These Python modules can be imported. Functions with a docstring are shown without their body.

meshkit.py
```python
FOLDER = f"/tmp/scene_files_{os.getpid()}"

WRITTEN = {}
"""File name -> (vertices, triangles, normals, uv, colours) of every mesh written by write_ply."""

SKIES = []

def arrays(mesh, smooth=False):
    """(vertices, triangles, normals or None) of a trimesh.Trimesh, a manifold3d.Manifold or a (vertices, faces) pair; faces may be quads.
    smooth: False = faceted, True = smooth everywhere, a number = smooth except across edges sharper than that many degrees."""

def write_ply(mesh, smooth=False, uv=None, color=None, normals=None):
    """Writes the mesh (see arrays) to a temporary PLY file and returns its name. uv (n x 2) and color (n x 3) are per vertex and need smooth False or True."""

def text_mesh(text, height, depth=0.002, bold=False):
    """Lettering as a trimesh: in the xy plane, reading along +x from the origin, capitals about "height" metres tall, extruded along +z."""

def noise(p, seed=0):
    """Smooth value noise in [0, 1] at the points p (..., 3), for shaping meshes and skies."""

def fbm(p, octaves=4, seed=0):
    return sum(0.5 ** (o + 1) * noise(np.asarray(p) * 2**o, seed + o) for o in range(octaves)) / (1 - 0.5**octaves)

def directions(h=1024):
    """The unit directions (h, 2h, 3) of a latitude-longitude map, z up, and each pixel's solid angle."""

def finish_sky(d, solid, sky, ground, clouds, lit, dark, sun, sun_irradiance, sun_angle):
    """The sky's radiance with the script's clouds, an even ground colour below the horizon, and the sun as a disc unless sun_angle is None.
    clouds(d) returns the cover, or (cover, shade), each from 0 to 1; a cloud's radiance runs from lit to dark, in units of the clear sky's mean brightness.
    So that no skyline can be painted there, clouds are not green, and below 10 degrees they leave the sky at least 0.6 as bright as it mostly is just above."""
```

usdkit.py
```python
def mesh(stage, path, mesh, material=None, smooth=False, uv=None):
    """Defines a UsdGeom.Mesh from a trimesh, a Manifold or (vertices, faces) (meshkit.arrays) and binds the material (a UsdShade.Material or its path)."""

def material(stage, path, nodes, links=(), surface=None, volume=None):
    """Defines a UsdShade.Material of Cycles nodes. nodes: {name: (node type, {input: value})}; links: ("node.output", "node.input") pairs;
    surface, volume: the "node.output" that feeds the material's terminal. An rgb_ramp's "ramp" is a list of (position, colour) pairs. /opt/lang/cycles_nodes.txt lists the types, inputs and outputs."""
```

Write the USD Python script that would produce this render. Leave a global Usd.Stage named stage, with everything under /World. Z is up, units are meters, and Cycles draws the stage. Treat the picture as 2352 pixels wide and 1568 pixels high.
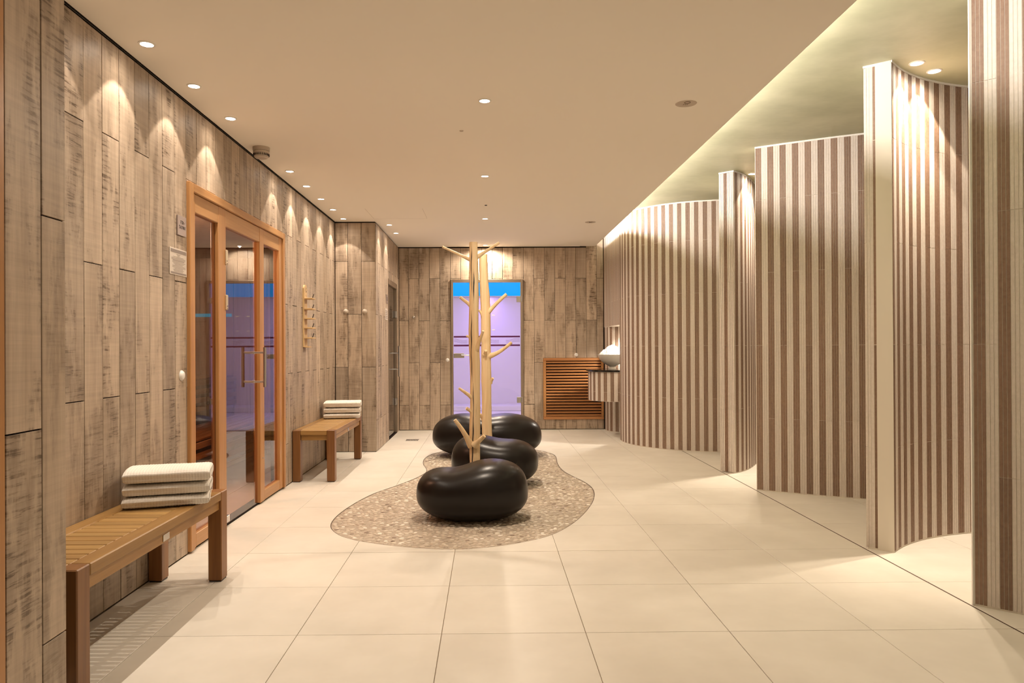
import math, random
import numpy as np, trimesh
import shapely
from shapely.geometry import Polygon, Point, box as sbox
import usdkit, meshkit
from pxr import Usd, UsdGeom, UsdLux, UsdShade, Gf, Sdf

stage = Usd.Stage.CreateInMemory()
UsdGeom.SetStageUpAxis(stage, 'Z'); UsdGeom.SetStageMetersPerUnit(stage, 1.0)
W = UsdGeom.Xform.Define(stage, '/World'); stage.SetDefaultPrim(W.GetPrim())
rng = random.Random(7); nrng = np.random.default_rng(7)

# ------------------------------------------------------------------ camera
FPX, IMW = 1656.07, 2352.0
YAW, PITCH, ROLL, SX, SY, CAMH = .01019, .00265, -.00509, -38.36, 7.71, 1.20
def cam_axes():
    cy, sy, cp, sp, cr, sr = math.cos(YAW), math.sin(YAW), math.cos(PITCH), math.sin(PITCH), math.cos(ROLL), math.sin(ROLL)
    fw = np.array([sy*cp, cy*cp, sp]); r0 = np.array([cy, -sy, 0]); u0 = np.cross(r0, fw)
    return cr*r0 + sr*u0, -sr*r0 + cr*u0, fw
cam = UsdGeom.Camera.Define(stage, '/World/camera')
r_, u_, f_ = cam_axes()
cam.AddTransformOp().Set(Gf.Matrix4d(*r_, 0, *u_, 0, *(-f_), 0, 0, 0, CAMH, 1))
AP = 36.0
cam.CreateHorizontalApertureAttr(AP); cam.CreateVerticalApertureAttr(AP*2/3)
cam.CreateFocalLengthAttr(FPX/IMW*AP)
cam.CreateHorizontalApertureOffsetAttr(-SX/IMW*AP)
cam.CreateVerticalApertureOffsetAttr(SY/IMW*AP)
cam.CreateClippingRangeAttr(Gf.Vec2f(.05, 200))
EXPOSURE = -0.20
cam.CreateExposureAttr(EXPOSURE)

# ------------------------------------------------------------------ light levels (lamps are built further down, in their own builders)
WARM = (1.0, .84, .67)
# each recessed lamp: a sharp-edged weak cone (the reflector's cut-off), the brighter soft core inside it, and a wide faint spill
WALL_LAMP = (5.2, 11.5, 1.2)
MID_LAMP = (8.0, 11.0, 27.0)
NEAR_LAMP = (5.0, 7.0, 5.0)
SHOWER_LAMP = (17.0, 52.0, 2.5)
WALL_COL = (1.0, .86, .72)
COVE = 86.0
COVE_COL = (1.0, .92, .87)
CONE = 40.0

def xform(path, loc=(0, 0, 0), rz=0.0):
    x = UsdGeom.Xform.Define(stage, path)
    x.AddTranslateOp().Set(Gf.Vec3d(*map(float, loc)))
    if rz: x.AddRotateZOp().Set(float(rz))
    return x.GetPrim()

def rect_light(path, loc, target, w, h, color, power):
    l = UsdLux.RectLight.Define(stage, path)
    z = np.array(loc, float)-np.array(target, float); z /= np.linalg.norm(z)
    a = np.array([0, 1.0, 0]) if abs(z[1]) < .9 else np.array([1.0, 0, 0])
    xx = np.cross(a, z); xx /= np.linalg.norm(xx); yy = np.cross(z, xx)
    l.AddTransformOp().Set(Gf.Matrix4d(*xx, 0, *yy, 0, *z, 0, *map(float, loc), 1))
    l.CreateWidthAttr(w); l.CreateHeightAttr(h); l.CreateColorAttr(Gf.Vec3f(*color)); l.CreateIntensityAttr(power)
    return l

# LED strip lying on top of the hung ceiling, behind its right edge
rect_light('/World/cove_light', (1.42, 3.6, 2.75), (2.42, 3.6, 2.82), .05, 13.2, COVE_COL, COVE)

# ------------------------------------------------------------------ helpers
used = {}
def numbered(parent, name):
    k = (parent, name); n = used.get(k, 0); used[k] = n+1
    return f'{parent}/{name}' if n == 0 else f'{parent}/{name}_{n:03d}'
def key(prim, label=None, cat=None, group=None, kind=None):
    for k, v in (('label', label), ('category', cat), ('group', group), ('kind', kind)):
        if v: prim.SetCustomDataByKey(k, v)
    return prim
def thing(name, label, cat, loc=(0, 0, 0), rz=0.0, group=None, kind=None):
    return key(xform(numbered('/World', name), loc, rz), label, cat, group, kind)
def obj(name, mesh, mat, parent, smooth=False, label=None, kind=None):
    p = str(parent.GetPath()) if parent is not None else '/World'
    m = usdkit.mesh(stage, numbered(p, name), mesh, mat, smooth=smooth).GetPrim()
    if label or kind: key(m, label, None, None, kind)
    return m
def top(name, mesh, mat, label, cat, smooth=False, group=None, kind=None):
    return key(obj(name, mesh, mat, None, smooth), label, cat, group, kind)
def copy_of(src, loc, rz, label, group=None):
    was = src.GetCustomData()
    name = src.GetName()
    p = xform(numbered('/World', name), loc, rz)
    p.GetReferences().AddInternalReference(src.GetPath()); p.SetInstanceable(True)
    return key(p, label, was['category'], group or was.get('group'))

def cat_(ms): return trimesh.util.concatenate(ms)
def bx(x0, x1, y0, y1, z0, z1):
    m = trimesh.creation.box((abs(x1-x0), abs(y1-y0), abs(z1-z0)))
    m.apply_translation(((x0+x1)/2, (y0+y1)/2, (z0+z1)/2)); return m
def cbx(x0, x1, y0, y1, z0, z1, c=.003):
    x0, x1 = sorted((x0, x1)); y0, y1 = sorted((y0, y1)); z0, z1 = sorted((z0, z1))
    c = min(c, (x1-x0)*.45, (y1-y0)*.45, (z1-z0)*.45)
    P = []
    for ix, x in ((1, x0), (-1, x1)):
        for iy, y in ((1, y0), (-1, y1)):
            for iz, z in ((1, z0), (-1, z1)):
                P += [(x+ix*c, y+iy*c, z), (x+ix*c, y, z+iz*c), (x, y+iy*c, z+iz*c)]
    return trimesh.convex.convex_hull(np.array(P))
def cyl(a, b, r, n=20, r2=None):
    a, b = np.array(a, float), np.array(b, float); d = b-a; L = np.linalg.norm(d); d /= L
    t = np.array([0, 0, 1.0]) if abs(d[2]) < .9 else np.array([1.0, 0, 0])
    u = np.cross(t, d); u /= np.linalg.norm(u); v = np.cross(d, u)
    an = np.arange(n)*2*np.pi/n; ring = np.cos(an)[:, None]*u+np.sin(an)[:, None]*v
    r2 = r if r2 is None else r2
    V = np.vstack([a+ring*r, b+ring*r2, a, b]); i = np.arange(n); j = (i+1) % n
    F = np.vstack([np.c_[i, j, j+n], np.c_[i, j+n, i+n], np.c_[j, i, np.full(n, 2*n)], np.c_[i+n, j+n, np.full(n, 2*n+1)]])
    return trimesh.Trimesh(V, F, process=False)
def lathe(prof, n=40):
    m = trimesh.creation.revolve(np.array(prof, float), sections=n); return m
def extr(poly, h, z=0):
    polys = getattr(poly, 'geoms', [poly]); ms = []
    for p in polys:
        if p.area < 1e-7: continue
        m = trimesh.creation.extrude_polygon(p, h, engine='earcut'); m.apply_translation((0, 0, z)); ms.append(m)
    return cat_(ms)
def tube(pts, radii, n=14, wob=0.0, groove=None, seed=0):
    p = np.asarray(pts, float); t = np.gradient(p, axis=0); t /= np.linalg.norm(t, axis=1, keepdims=True)
    ref = np.array([0, 1.0, 0.02]); a = np.cross(t, ref); a /= np.linalg.norm(a, axis=1, keepdims=True); b = np.cross(t, a)
    an = np.arange(n)*2*np.pi/n
    R = np.broadcast_to(np.asarray(radii, float)[:, None], (len(p), n)).copy()
    if wob:
        q = np.stack(np.broadcast_arrays(np.cos(an)[None]*1.1, np.sin(an)[None]*1.1, p[:, 2:3]*4.0), -1)
        R *= 1+wob*(meshkit.fbm(q+seed*3.7, 4, seed)-.5)*2
    if groove is not None:
        for i in range(len(p)):
            g = groove(p[i, 2])
            if g:
                k = int(g[0]); R[i, k % n] -= g[1]; R[i, (k+1) % n] -= g[1]*.8
    V = p[:, None]+R[:, :, None]*(np.cos(an)[None, :, None]*a[:, None]+np.sin(an)[None, :, None]*b[:, None])
    m = len(p); i, j = np.meshgrid(np.arange(m-1), np.arange(n), indexing='ij')
    q = np.stack([i*n+j, i*n+(j+1) % n, (i+1)*n+(j+1) % n, (i+1)*n+j], -1).reshape(-1, 4)
    F = np.vstack([q[:, [0, 1, 2]], q[:, [0, 2, 3]]]); V = np.vstack([V.reshape(-1, 3), p[0], p[-1]])
    k = np.arange(n); F = np.vstack([F, np.c_[(k+1) % n, k, np.full(n, m*n)], np.c_[(m-1)*n+k, (m-1)*n+(k+1) % n, np.full(n, m*n+1)]])
    tm = trimesh.Trimesh(V, F, process=False)
    if tm.volume < 0: tm.invert()
    return tm

# ------------------------------------------------------------------ materials
LK = '/World/Looks'; UsdGeom.Scope.Define(stage, LK)
def plain(name, col, rough=.5, metal=0.0, spec=.5, bump=None, **kw):
    n = {'p': ('principled_bsdf', dict(base_color=col, roughness=rough, metallic=metal, specular_ior_level=spec, **kw))}; L = []
    if bump:
        n |= {'g': ('geometry', {}), 'n': ('noise_texture', dict(scale=bump[0], detail=3.0)), 'b': ('bump', dict(strength=bump[1], distance=bump[2]))}
        L += [('g.position', 'n.vector'), ('n.fac', 'b.height'), ('b.normal', 'p.normal')]
    return usdkit.material(stage, f'{LK}/{name}', n, L, surface='p.BSDF')
def emit(name, col, s):
    return usdkit.material(stage, f'{LK}/{name}', {'e': ('emission', dict(color=col, strength=s))}, surface='e.emission')

def coord_nodes(kh, kz, tag):
    """h = x+y along a wall, z up, third = a per-object random offset"""
    n = {f'ch{tag}': ('math', dict(math_type='multiply', value2=kh)), f'cz{tag}': ('math', dict(math_type='multiply', value2=kz)), f'cv{tag}': ('combine_xyz', {})}
    L = [('hs.value', f'ch{tag}.value1'), ('sep.z', f'cz{tag}.value1'), (f'ch{tag}.value', f'cv{tag}.x'), (f'cz{tag}.value', f'cv{tag}.y'), ('rn.value', f'cv{tag}.z')]
    return n, L
def plank_material(name, light, mid, dark, val=1.0, rough=.45):
    n = {'g': ('geometry', {}), 'sep': ('separate_xyz', {}), 'hs': ('math', dict(math_type='add')), 'oi': ('object_info', {}), 'rn': ('math', dict(math_type='multiply', value2=173.0))}
    L = [('g.position', 'sep.vector'), ('sep.x', 'hs.value1'), ('sep.y', 'hs.value2'), ('oi.random', 'rn.value1')]
    for kh, kz, t, det, ro in ((26, 1.3, 'a', 4.0, .6), (8, 85, 'b', 4.0, .65), (9, 2.2, 'c', 5.0, .62), (2.2, 60, 'd', 2.0, .6), (90, 4.0, 'e', 2.0, .5)):
        a, b = coord_nodes(kh, kz, t); n |= a; L += b
        n[f'n{t}'] = ('noise_texture', dict(scale=1.0, detail=det, roughness=ro)); L.append((f'cv{t}.vector', f'n{t}.vector'))
    n |= {'r1': ('rgb_ramp', dict(ramp=[(.30, mid), (.62, light)])),
          'mb': ('map_range', dict(range_type='smoothstep', from_min=.49, from_max=.62)), 'mc': ('map_range', dict(range_type='smoothstep', from_min=.48, from_max=.63)),
          'md': ('map_range', dict(range_type='linear', from_min=.35, from_max=.7, to_min=.93, to_max=1.06)),
          'me': ('map_range', dict(range_type='linear', from_min=.3, from_max=.7, to_min=.93, to_max=1.05)),
          'mr': ('map_range', dict(range_type='linear', from_min=0.0, from_max=1.0, to_min=.80*val, to_max=1.10*val)),
          'dk': ('math', dict(math_type='multiply')), 'wn': ('white_noise_texture', dict(dimensions='1D')), 'wm': ('map_range', dict(to_min=.25, to_max=1.0)), 'dk2': ('math', dict(math_type='multiply')), 'x1': ('mix', dict(color2=dark)),
          'v1': ('math', dict(math_type='multiply')), 'v2': ('math', dict(math_type='multiply')),
          'h': ('hsv', {}), 'hm': ('math', dict(math_type='multiply', value2=.5)), 'ha': ('math', dict(math_type='subtract')),
          'b': ('bump', dict(strength=.35, distance=.0012)), 'p': ('principled_bsdf', dict(roughness=rough, specular_ior_level=.35))}
    # a soft stain where the patches lie, sharper marks where the saw lines cross them
    n |= {'sf': ('math', dict(math_type='multiply', value2=.42)), 'x0': ('mix', dict(color2=tuple(.75*a+.25*b for a, b in zip(dark, mid))))}
    L += [('na.fac', 'r1.fac'), ('nb.fac', 'mb.value'), ('nc.fac', 'mc.value'), ('nd.fac', 'md.value'), ('ne.fac', 'me.value'), ('oi.random', 'mr.value'),
          ('mc.result', 'sf.value1'), ('sf.value', 'x0.fac'), ('r1.color', 'x0.color1'),
          ('mb.result', 'dk.value1'), ('mc.result', 'dk.value2'), ('dk.value', 'dk2.value1'), ('rn.value', 'wn.w'), ('wn.value', 'wm.value'), ('wm.result', 'dk2.value2'), ('dk2.value', 'x1.fac'), ('x0.color', 'x1.color1'),
          ('md.result', 'v1.value1'), ('me.result', 'v1.value2'), ('v1.value', 'v2.value1'), ('mr.result', 'v2.value2'), ('v2.value', 'h.value'), ('x1.color', 'h.color'),
          ('h.color', 'p.base_color'), ('nb.fac', 'hm.value1'), ('hm.value', 'ha.value1'), ('dk.value', 'ha.value2'), ('ha.value', 'b.height'), ('b.normal', 'p.normal')]
    return usdkit.material(stage, f'{LK}/{name}', n, L, surface='p.BSDF')

def wood(name, axis, c1, c2, rough=.4, fine=1.0, coat=0.0, var=(.85, 1.12)):
    """solid timber with the grain running along axis"""
    s = [70.0*fine]*3; s['xyz'.index(axis)] = 2.2*fine
    s2 = [14.0*fine]*3; s2['xyz'.index(axis)] = .8*fine
    n = {'g': ('geometry', {}), 'oi': ('object_info', {}), 'o': ('combine_xyz', {}), 'om': ('math', dict(math_type='multiply', value2=41.0)), 'ad': ('vector_math', dict(math_type='add')),
         'm1': ('mapping', dict(scale=s)), 'm2': ('mapping', dict(scale=s2)), 'n1': ('noise_texture', dict(scale=1.0, detail=3.0)), 'n2': ('noise_texture', dict(scale=1.0, detail=4.0, distortion=.6)),
         'mx': ('math', dict(math_type='multiply_add', value2=.45)), 'k': ('math', dict(math_type='multiply', value2=.55)),
         'r': ('rgb_ramp', dict(ramp=[(.34, c2), (.66, c1)])), 'mr': ('map_range', dict(to_min=var[0], to_max=var[1])), 'h': ('hsv', {}),
         'b': ('bump', dict(strength=.15, distance=.001)), 'p': ('principled_bsdf', dict(roughness=rough, specular_ior_level=.4, coat_weight=coat))}
    L = [('oi.random', 'om.value1'), ('om.value', 'o.x'), ('om.value', 'o.y'), ('om.value', 'o.z'), ('g.position', 'ad.vector1'), ('o.vector', 'ad.vector2'),
         ('ad.vector', 'm1.vector'), ('ad.vector', 'm2.vector'), ('m1.vector', 'n1.vector'), ('m2.vector', 'n2.vector'), ('n2.fac', 'k.value1'), ('n1.fac', 'mx.value1'), ('k.value', 'mx.value3'),
         ('mx.value', 'r.fac'), ('oi.random', 'mr.value'), ('mr.result', 'h.value'), ('r.color', 'h.color'), ('h.color', 'p.base_color'), ('n1.fac', 'b.height'), ('b.normal', 'p.normal')]
    return usdkit.material(stage, f'{LK}/{name}', n, L, surface='p.BSDF')

def mottled(name, c1, c2, scale, rough, spec=.5, var=(.97, 1.03), bump=None, stretch=(1, 1, 1), detail=5.0):
    n = {'g': ('geometry', {}), 'm': ('mapping', dict(scale=stretch)), 'n': ('noise_texture', dict(scale=scale, detail=detail, roughness=.6)), 'r': ('rgb_ramp', dict(ramp=[(.35, c1), (.65, c2)])),
         'oi': ('object_info', {}), 'mr': ('map_range', dict(to_min=var[0], to_max=var[1])), 'h': ('hsv', {}), 'p': ('principled_bsdf', dict(roughness=rough, specular_ior_level=spec))}
    L = [('g.position', 'm.vector'), ('m.vector', 'n.vector'), ('n.fac', 'r.fac'), ('oi.random', 'mr.value'), ('mr.result', 'h.value'), ('r.color', 'h.color'), ('h.color', 'p.base_color')]
    if bump:
        n |= {'n3': ('noise_texture', dict(scale=bump[0], detail=3.0)), 'b': ('bump', dict(strength=bump[1], distance=bump[2]))}
        L += [('g.position', 'n3.vector'), ('n3.fac', 'b.height'), ('b.normal', 'p.normal')]
    return usdkit.material(stage, f'{LK}/{name}', n, L, surface='p.BSDF')

def pane(name, tint, ior, rough=0.0):
    n = {'f': ('fresnel', dict(IOR=ior)), 'ge': ('geometry', {}), 'iv': ('math', dict(math_type='subtract', value1=1.0)), 'mu': ('math', dict(math_type='multiply')), 't': ('transparent_bsdf', dict(color=tint)), 'g': ('glossy_bsdf', dict(color=(.95, .95, .95), roughness=rough)), 'm': ('mix_closure', {})}
    return usdkit.material(stage, f'{LK}/{name}', n, [('ge.backfacing', 'iv.value2'), ('f.fac', 'mu.value1'), ('iv.value', 'mu.value2'), ('mu.value', 'm.fac'), ('t.BSDF', 'm.closure1'), ('g.BSDF', 'm.closure2')], surface='m.closure')

M = {}
M['plank'] = plank_material('weathered_plank', (.53, .42, .315), (.40, .305, .222), (.105, .066, .040))
M['dark'] = plain('dark_gap', (.02, .014, .011), .8, spec=.1)
M['tile'] = mottled('floor_tile', (.69, .64, .555), (.75, .70, .615), 3.0, .42, spec=.35, var=(.975, 1.02), bump=(260, .05, .001))
M['grout'] = plain('floor_grout', (.30, .24, .18), .9, spec=.1)
M['drain_joint'] = plain('drain_joint', (.09, .055, .035), .6)
M['ceiling'] = plain('ceiling_paint', (.93, .87, .775), .85, spec=.1)
M['green'] = mottled('green_plaster', (.44, .45, .30), (.58, .58, .41), 1.8, .5, spec=.35, stretch=(1, 1.25, 1), detail=8.0)
M['beige_strip'] = mottled('beige_strip', (.63, .555, .48), (.69, .61, .54), 60, .5, spec=.3, var=(.96, 1.04), bump=(300, .25, .0015))
M['brown_strip'] = mottled('brown_strip', (.22, .135, .09), (.27, .175, .12), 60, .5, spec=.3, var=(.9, 1.1), bump=(300, .25, .0015))
M['wall_grout'] = plain('wall_grout', (.72, .66, .56), .8, spec=.2)
M['white_trim'] = plain('white_trim', (.85, .82, .76), .5)
M['teak_x'] = wood('teak_x', 'x', (.43, .26, .09), (.30, .16, .05), .38)
M['teak_y'] = wood('teak_y', 'y', (.39, .22, .072), (.26, .13, .038), .38)
M['teak_z'] = wood('teak_z', 'z', (.28, .125, .04), (.18, .073, .022), .38)
M['cedar_y'] = wood('cedar_y', 'y', (.52, .28, .11), (.42, .205, .075), .35, var=(.95, 1.05))
M['cedar_z'] = wood('cedar_z', 'z', (.52, .27, .105), (.41, .19, .065), .35, var=(.95, 1.05))
M['cedar_x'] = wood('cedar_x', 'x', (.50, .235, .09), (.38, .16, .055), .35, var=(.92, 1.08))
M['pine_y'] = wood('pine_y', 'y', (.66, .45, .22), (.56, .36, .16), .45, var=(.97, 1.03))
M['pine_z'] = wood('pine_z', 'z', (.68, .48, .25), (.58, .39, .18), .45, var=(.97, 1.03))
M['drift'] = wood('driftwood', 'z', (.86, .68, .43), (.68, .47, .25), .6, fine=.7, var=(.98, 1.02))
M['aspen'] = wood('sauna_boards', 'z', (.55, .38, .27), (.43, .28, .19), .6, var=(.9, 1.1))
M['stone'] = plain('black_stone', (.009, .0065, .0055), .31, spec=.32)
M['steel'] = plain('brushed_steel', (.62, .60, .57), .28, metal=1.0)
M['bronze'] = plain('bronze_frame', (.36, .29, .22), .38, metal=.85)
M['plaque'] = plain('plaque_metal', (.42, .35, .33), .3, metal=.6)
M['paper'] = plain('paper', (.62, .54, .46), .6)
M['paper_grey'] = plain('paper_grey', (.26, .21, .18), .6)
M['ink'] = plain('ink', (.03, .022, .02), .5)
M['white_plastic'] = plain('white_plastic', (.82, .79, .74), .35)
M['champagne'] = plain('champagne_metal', (.66, .56, .40), .35, metal=.5)
M['tan_plastic'] = plain('tan_plastic', (.56, .47, .38), .4)
M['black_slab'] = plain('black_granite', (.012, .011, .010), .12)
M['bowl'] = plain('ceramic_bowl', (.62, .58, .50), .3)
M['ice'] = plain('crushed_ice', (.92, .93, .94), .35, bump=(60, .4, .004))
M['towel'] = plain('terry', (.77, .72, .645), .95, spec=.05, bump=(500, .5, .003))
M['lens'] = emit('lamp_lens', (1.0, .93, .82), 25.0)
M['led_blue'] = emit('led_blue', (.01, .50, 1.3), 1.15)
M['led_cyan'] = emit('led_cyan', (.02, .55, .95), .5)
M['steam_wall'] = plain('steam_wall', (.78, .76, .78), .45)
M['purple_band'] = plain('purple_band', (.10, .012, .10), .4)
M['glass_sauna'] = pane('bronze_glass', (.86, .74, .69), 1.9)
M['glass_clear'] = pane('clear_glass', (.93, .91, .93), 1.5)
M['glass_dark'] = pane('smoked_glass', (.62, .53, .49), 2.0)

# ------------------------------------------------------------------ room shell
XL, XP, XF, YB, YP, YF, ZC, ZR, XC = -1.755, -1.285, -1.262, 10.43, 8.30, 2.168, 2.645, 2.845, 1.555
YBK, XR = -3.0, 4.25
TP, TX0, TY0 = .6042, -.2000, 4.231

# pebble field outline, from the photograph's floor points
PEB = Polygon([(-1.078, 4.874), (-1.086, 5.208), (-1.028, 5.614), (-.941, 5.963), (-.806, 6.247), (-.706, 6.499), (-.622, 6.773), (-.592, 6.97), (-.622, 7.182), (-.673, 7.408), (-.696, 7.771),
               (-.64, 8.10), (-.50, 8.36), (-.25, 8.52), (.05, 8.58), (.35, 8.53), (.60, 8.34), (.725, 8.05), (.735, 7.801), (.703, 7.428), (.708, 6.987), (.776, 6.655), (.845, 6.411), (.88, 6.13), (.864, 5.873),
               (.802, 5.552), (.691, 5.189), (.565, 4.871), (.408, 4.593), (.253, 4.454), (.026, 4.325), (-.192, 4.275), (-.412, 4.309), (-.643, 4.393), (-.85, 4.511), (-.977, 4.645)])
def chaikin(P, n=2):
    p = np.array(P.exterior.coords)[:-1]
    for _ in range(n):
        q = np.roll(p, -1, 0); p = np.stack([.75*p+.25*q, .25*p+.75*q], 1).reshape(-1, 2)
    return Polygon(p)
PEB = chaikin(PEB)

floor = thing('floor', 'large beige square stoneware floor tiles with thin brown joints', 'floor', kind='structure')
obj('grout_bed', bx(XL-.1, XR+.1, YBK, YB+.1, -.06, -.0035), M['grout'], floor)
g = .0028
for i in range(-3, 8):
    for j in range(-12, 11):
        x0, x1 = TX0+i*TP+g/2, TX0+(i+1)*TP-g/2; y0, y1 = TY0+j*TP+g/2, TY0+(j+1)*TP-g/2
        if i == 3: x1 -= .004
        if i == 4: x0 += .004
        x0, x1, y0, y1 = max(x0, XL), min(x1, XR), max(y0, YBK), min(y1, YB)
        if x1-x0 < .02 or y1-y0 < .02: continue
        if x1 < XF and y1 < YF: continue
        r = sbox(x0, y0, x1, y1); q = r.difference(PEB.buffer(.004))
        if q.is_empty: continue
        if q.area > r.area-1e-6: mesh = cbx(x0, x1, y0, y1, -.02, 0, .0012)
        else: mesh = extr(q, .02, -.02)
        obj('tile', mesh, M['tile'], floor)
xj = TX0+4*TP
obj('drain_joint', bx(xj-.006, xj+.006, YBK, YB, -.02, -.0018), M['drain_joint'], floor, label='dark straight joint of the shower drain')

def wall_box(plane, face, back, u0, u1, z0, z1, holes=()):
    P = sbox(u0, z0, u1, z1)
    for h in holes: P = P.difference(sbox(h[0], h[2], h[1], h[3]))
    m = extr(P, abs(back-face)); v = m.vertices.copy()
    lo = min(face, back)
    if plane == 'x': m.vertices = np.c_[v[:, 2]+lo, v[:, 0], v[:, 1]]
    else: m.vertices = np.c_[v[:, 0], v[:, 2]+lo, v[:, 1]]
    m.fix_normals(); return m
def planks(parent, plane, face, sgn, edges, par0, holes=(), ztop=2.633, gap=.0042):
    for k in range(len(edges)-1):
        a, b = edges[k]+gap/2, edges[k+1]-gap/2
        zs = [.004, .974, 2.188, ztop] if (k+par0) % 2 == 0 else [.004, .362, 1.580, ztop]
        if plane == 'y' and a > 1.3: zs[-1] = 2.835
        for za, zb in zip(zs[:-1], zs[1:]):
            P = sbox(a, za+gap/2, b, zb-gap/2)
            for h in holes: P = P.difference(sbox(h[0]-.002, h[2], h[1]+.002, h[3]+.002))
            if P.is_empty or P.area < 1e-4: continue
            out = rng.uniform(-.0006, .0008)
            for Q in getattr(P, 'geoms', [P]):
                u0, w0, u1, w1 = Q.bounds
                f0, f1 = face-sgn*.009, face+sgn*out
                if abs(Q.area-(u1-u0)*(w1-w0)) < 1e-6:
                    m = cbx(f0, f1, u0, u1, w0, w1, .0009) if plane == 'x' else cbx(u0, u1, f0, f1, w0, w1, .0009)
                else:
                    m = extr(Q, .0095); v = m.vertices.copy(); lo = min(f0, f1)
                    m.vertices = np.c_[v[:, 2]+lo, v[:, 0], v[:, 1]] if plane == 'x' else np.c_[v[:, 0], v[:, 2]+lo, v[:, 1]]
                    m.fix_normals()
                obj('plank', m, M['plank'], parent)

D1 = (4.223, 6.196, 0.0, 2.177)
w = thing('wall_left', 'long left wall of weathered wood-look planks around the sauna front', 'wall', kind='structure')
obj('backing', wall_box('x', XL-.0085, XL-.11, YF-.03, YP+.10, 0, ZC, [D1]), M['dark'], w)
E_ = [YF+.004]+[2.241+.1519*k for k in range(0, 40)]; E_ = [e for e in E_ if e < YP-.02]+[YP-.004]
planks(w, 'x', XL, 1, E_, 0, [D1])
w = thing('wall_left_pier', 'nearest left wall pier of brownish planks at the photo edge', 'wall', kind='structure')
obj('backing', bx(XL-.1, XF-.0085, YBK, YF, 0, ZC), M['dark'], w)
planks(w, 'x', XF, 1, [1.899, 2.0525, YF], 0)
planks(w, 'x', XF, 1, [.85-.1519*k for k in range(20, -1, -1)], 0)
w = thing('wall_left_projection', 'far left plank pier projecting behind the second bench with dark door', 'wall', kind='structure')
obj('backing', bx(XL, XP-.0085, YP+.0085, YP+.08, 0, ZC), M['dark'], w)
D2 = (9.300, 10.200, 0.0, 2.087)
obj('side_backing', wall_box('x', XP-.0085, XP-.10, YP+.08, YB, 0, ZC, [D2]), M['dark'], w)
planks(w, 'y', YP, -1, [XL+.004, -1.607, -1.450, XP-.004], 0)
planks(w, 'x', XP, 1, [YP+.004]+[YP+.152*k for k in range(1, 14)]+[YB-.004], 1, [D2])
D3 = (-.535, .510, 0.0, 2.173); LV = (.797, 1.672, .147, 1.033)
w = thing('wall_back', 'back wall of weathered planks around the violet glass door', 'wall', kind='structure')
obj('backing', wall_box('y', YB+.0085, YB+.12, XP-.1, 2.9, 0, ZR, [D3]), M['dark'], w)
planks(w, 'y', YB, -1, [-1.281, -1.144]+[-1.144+.1513*k for k in range(1, 19)]+[1.676], 1, [D3, LV])
w = thing('wall_behind_camera', 'plain beige wall closing the room behind the viewpoint', 'wall', kind='structure')
obj('plaster', bx(XL-.2, XR+.1, YBK-.1, YBK, 0, ZR), M['ceiling'], w)
w = thing('wall_right', 'plain beige outer wall at the far end of the shower bays', 'wall', kind='structure')
obj('plaster', bx(XR, XR+.1, YBK, YB+.1, 0, ZR), M['beige_strip'], w)

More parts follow.
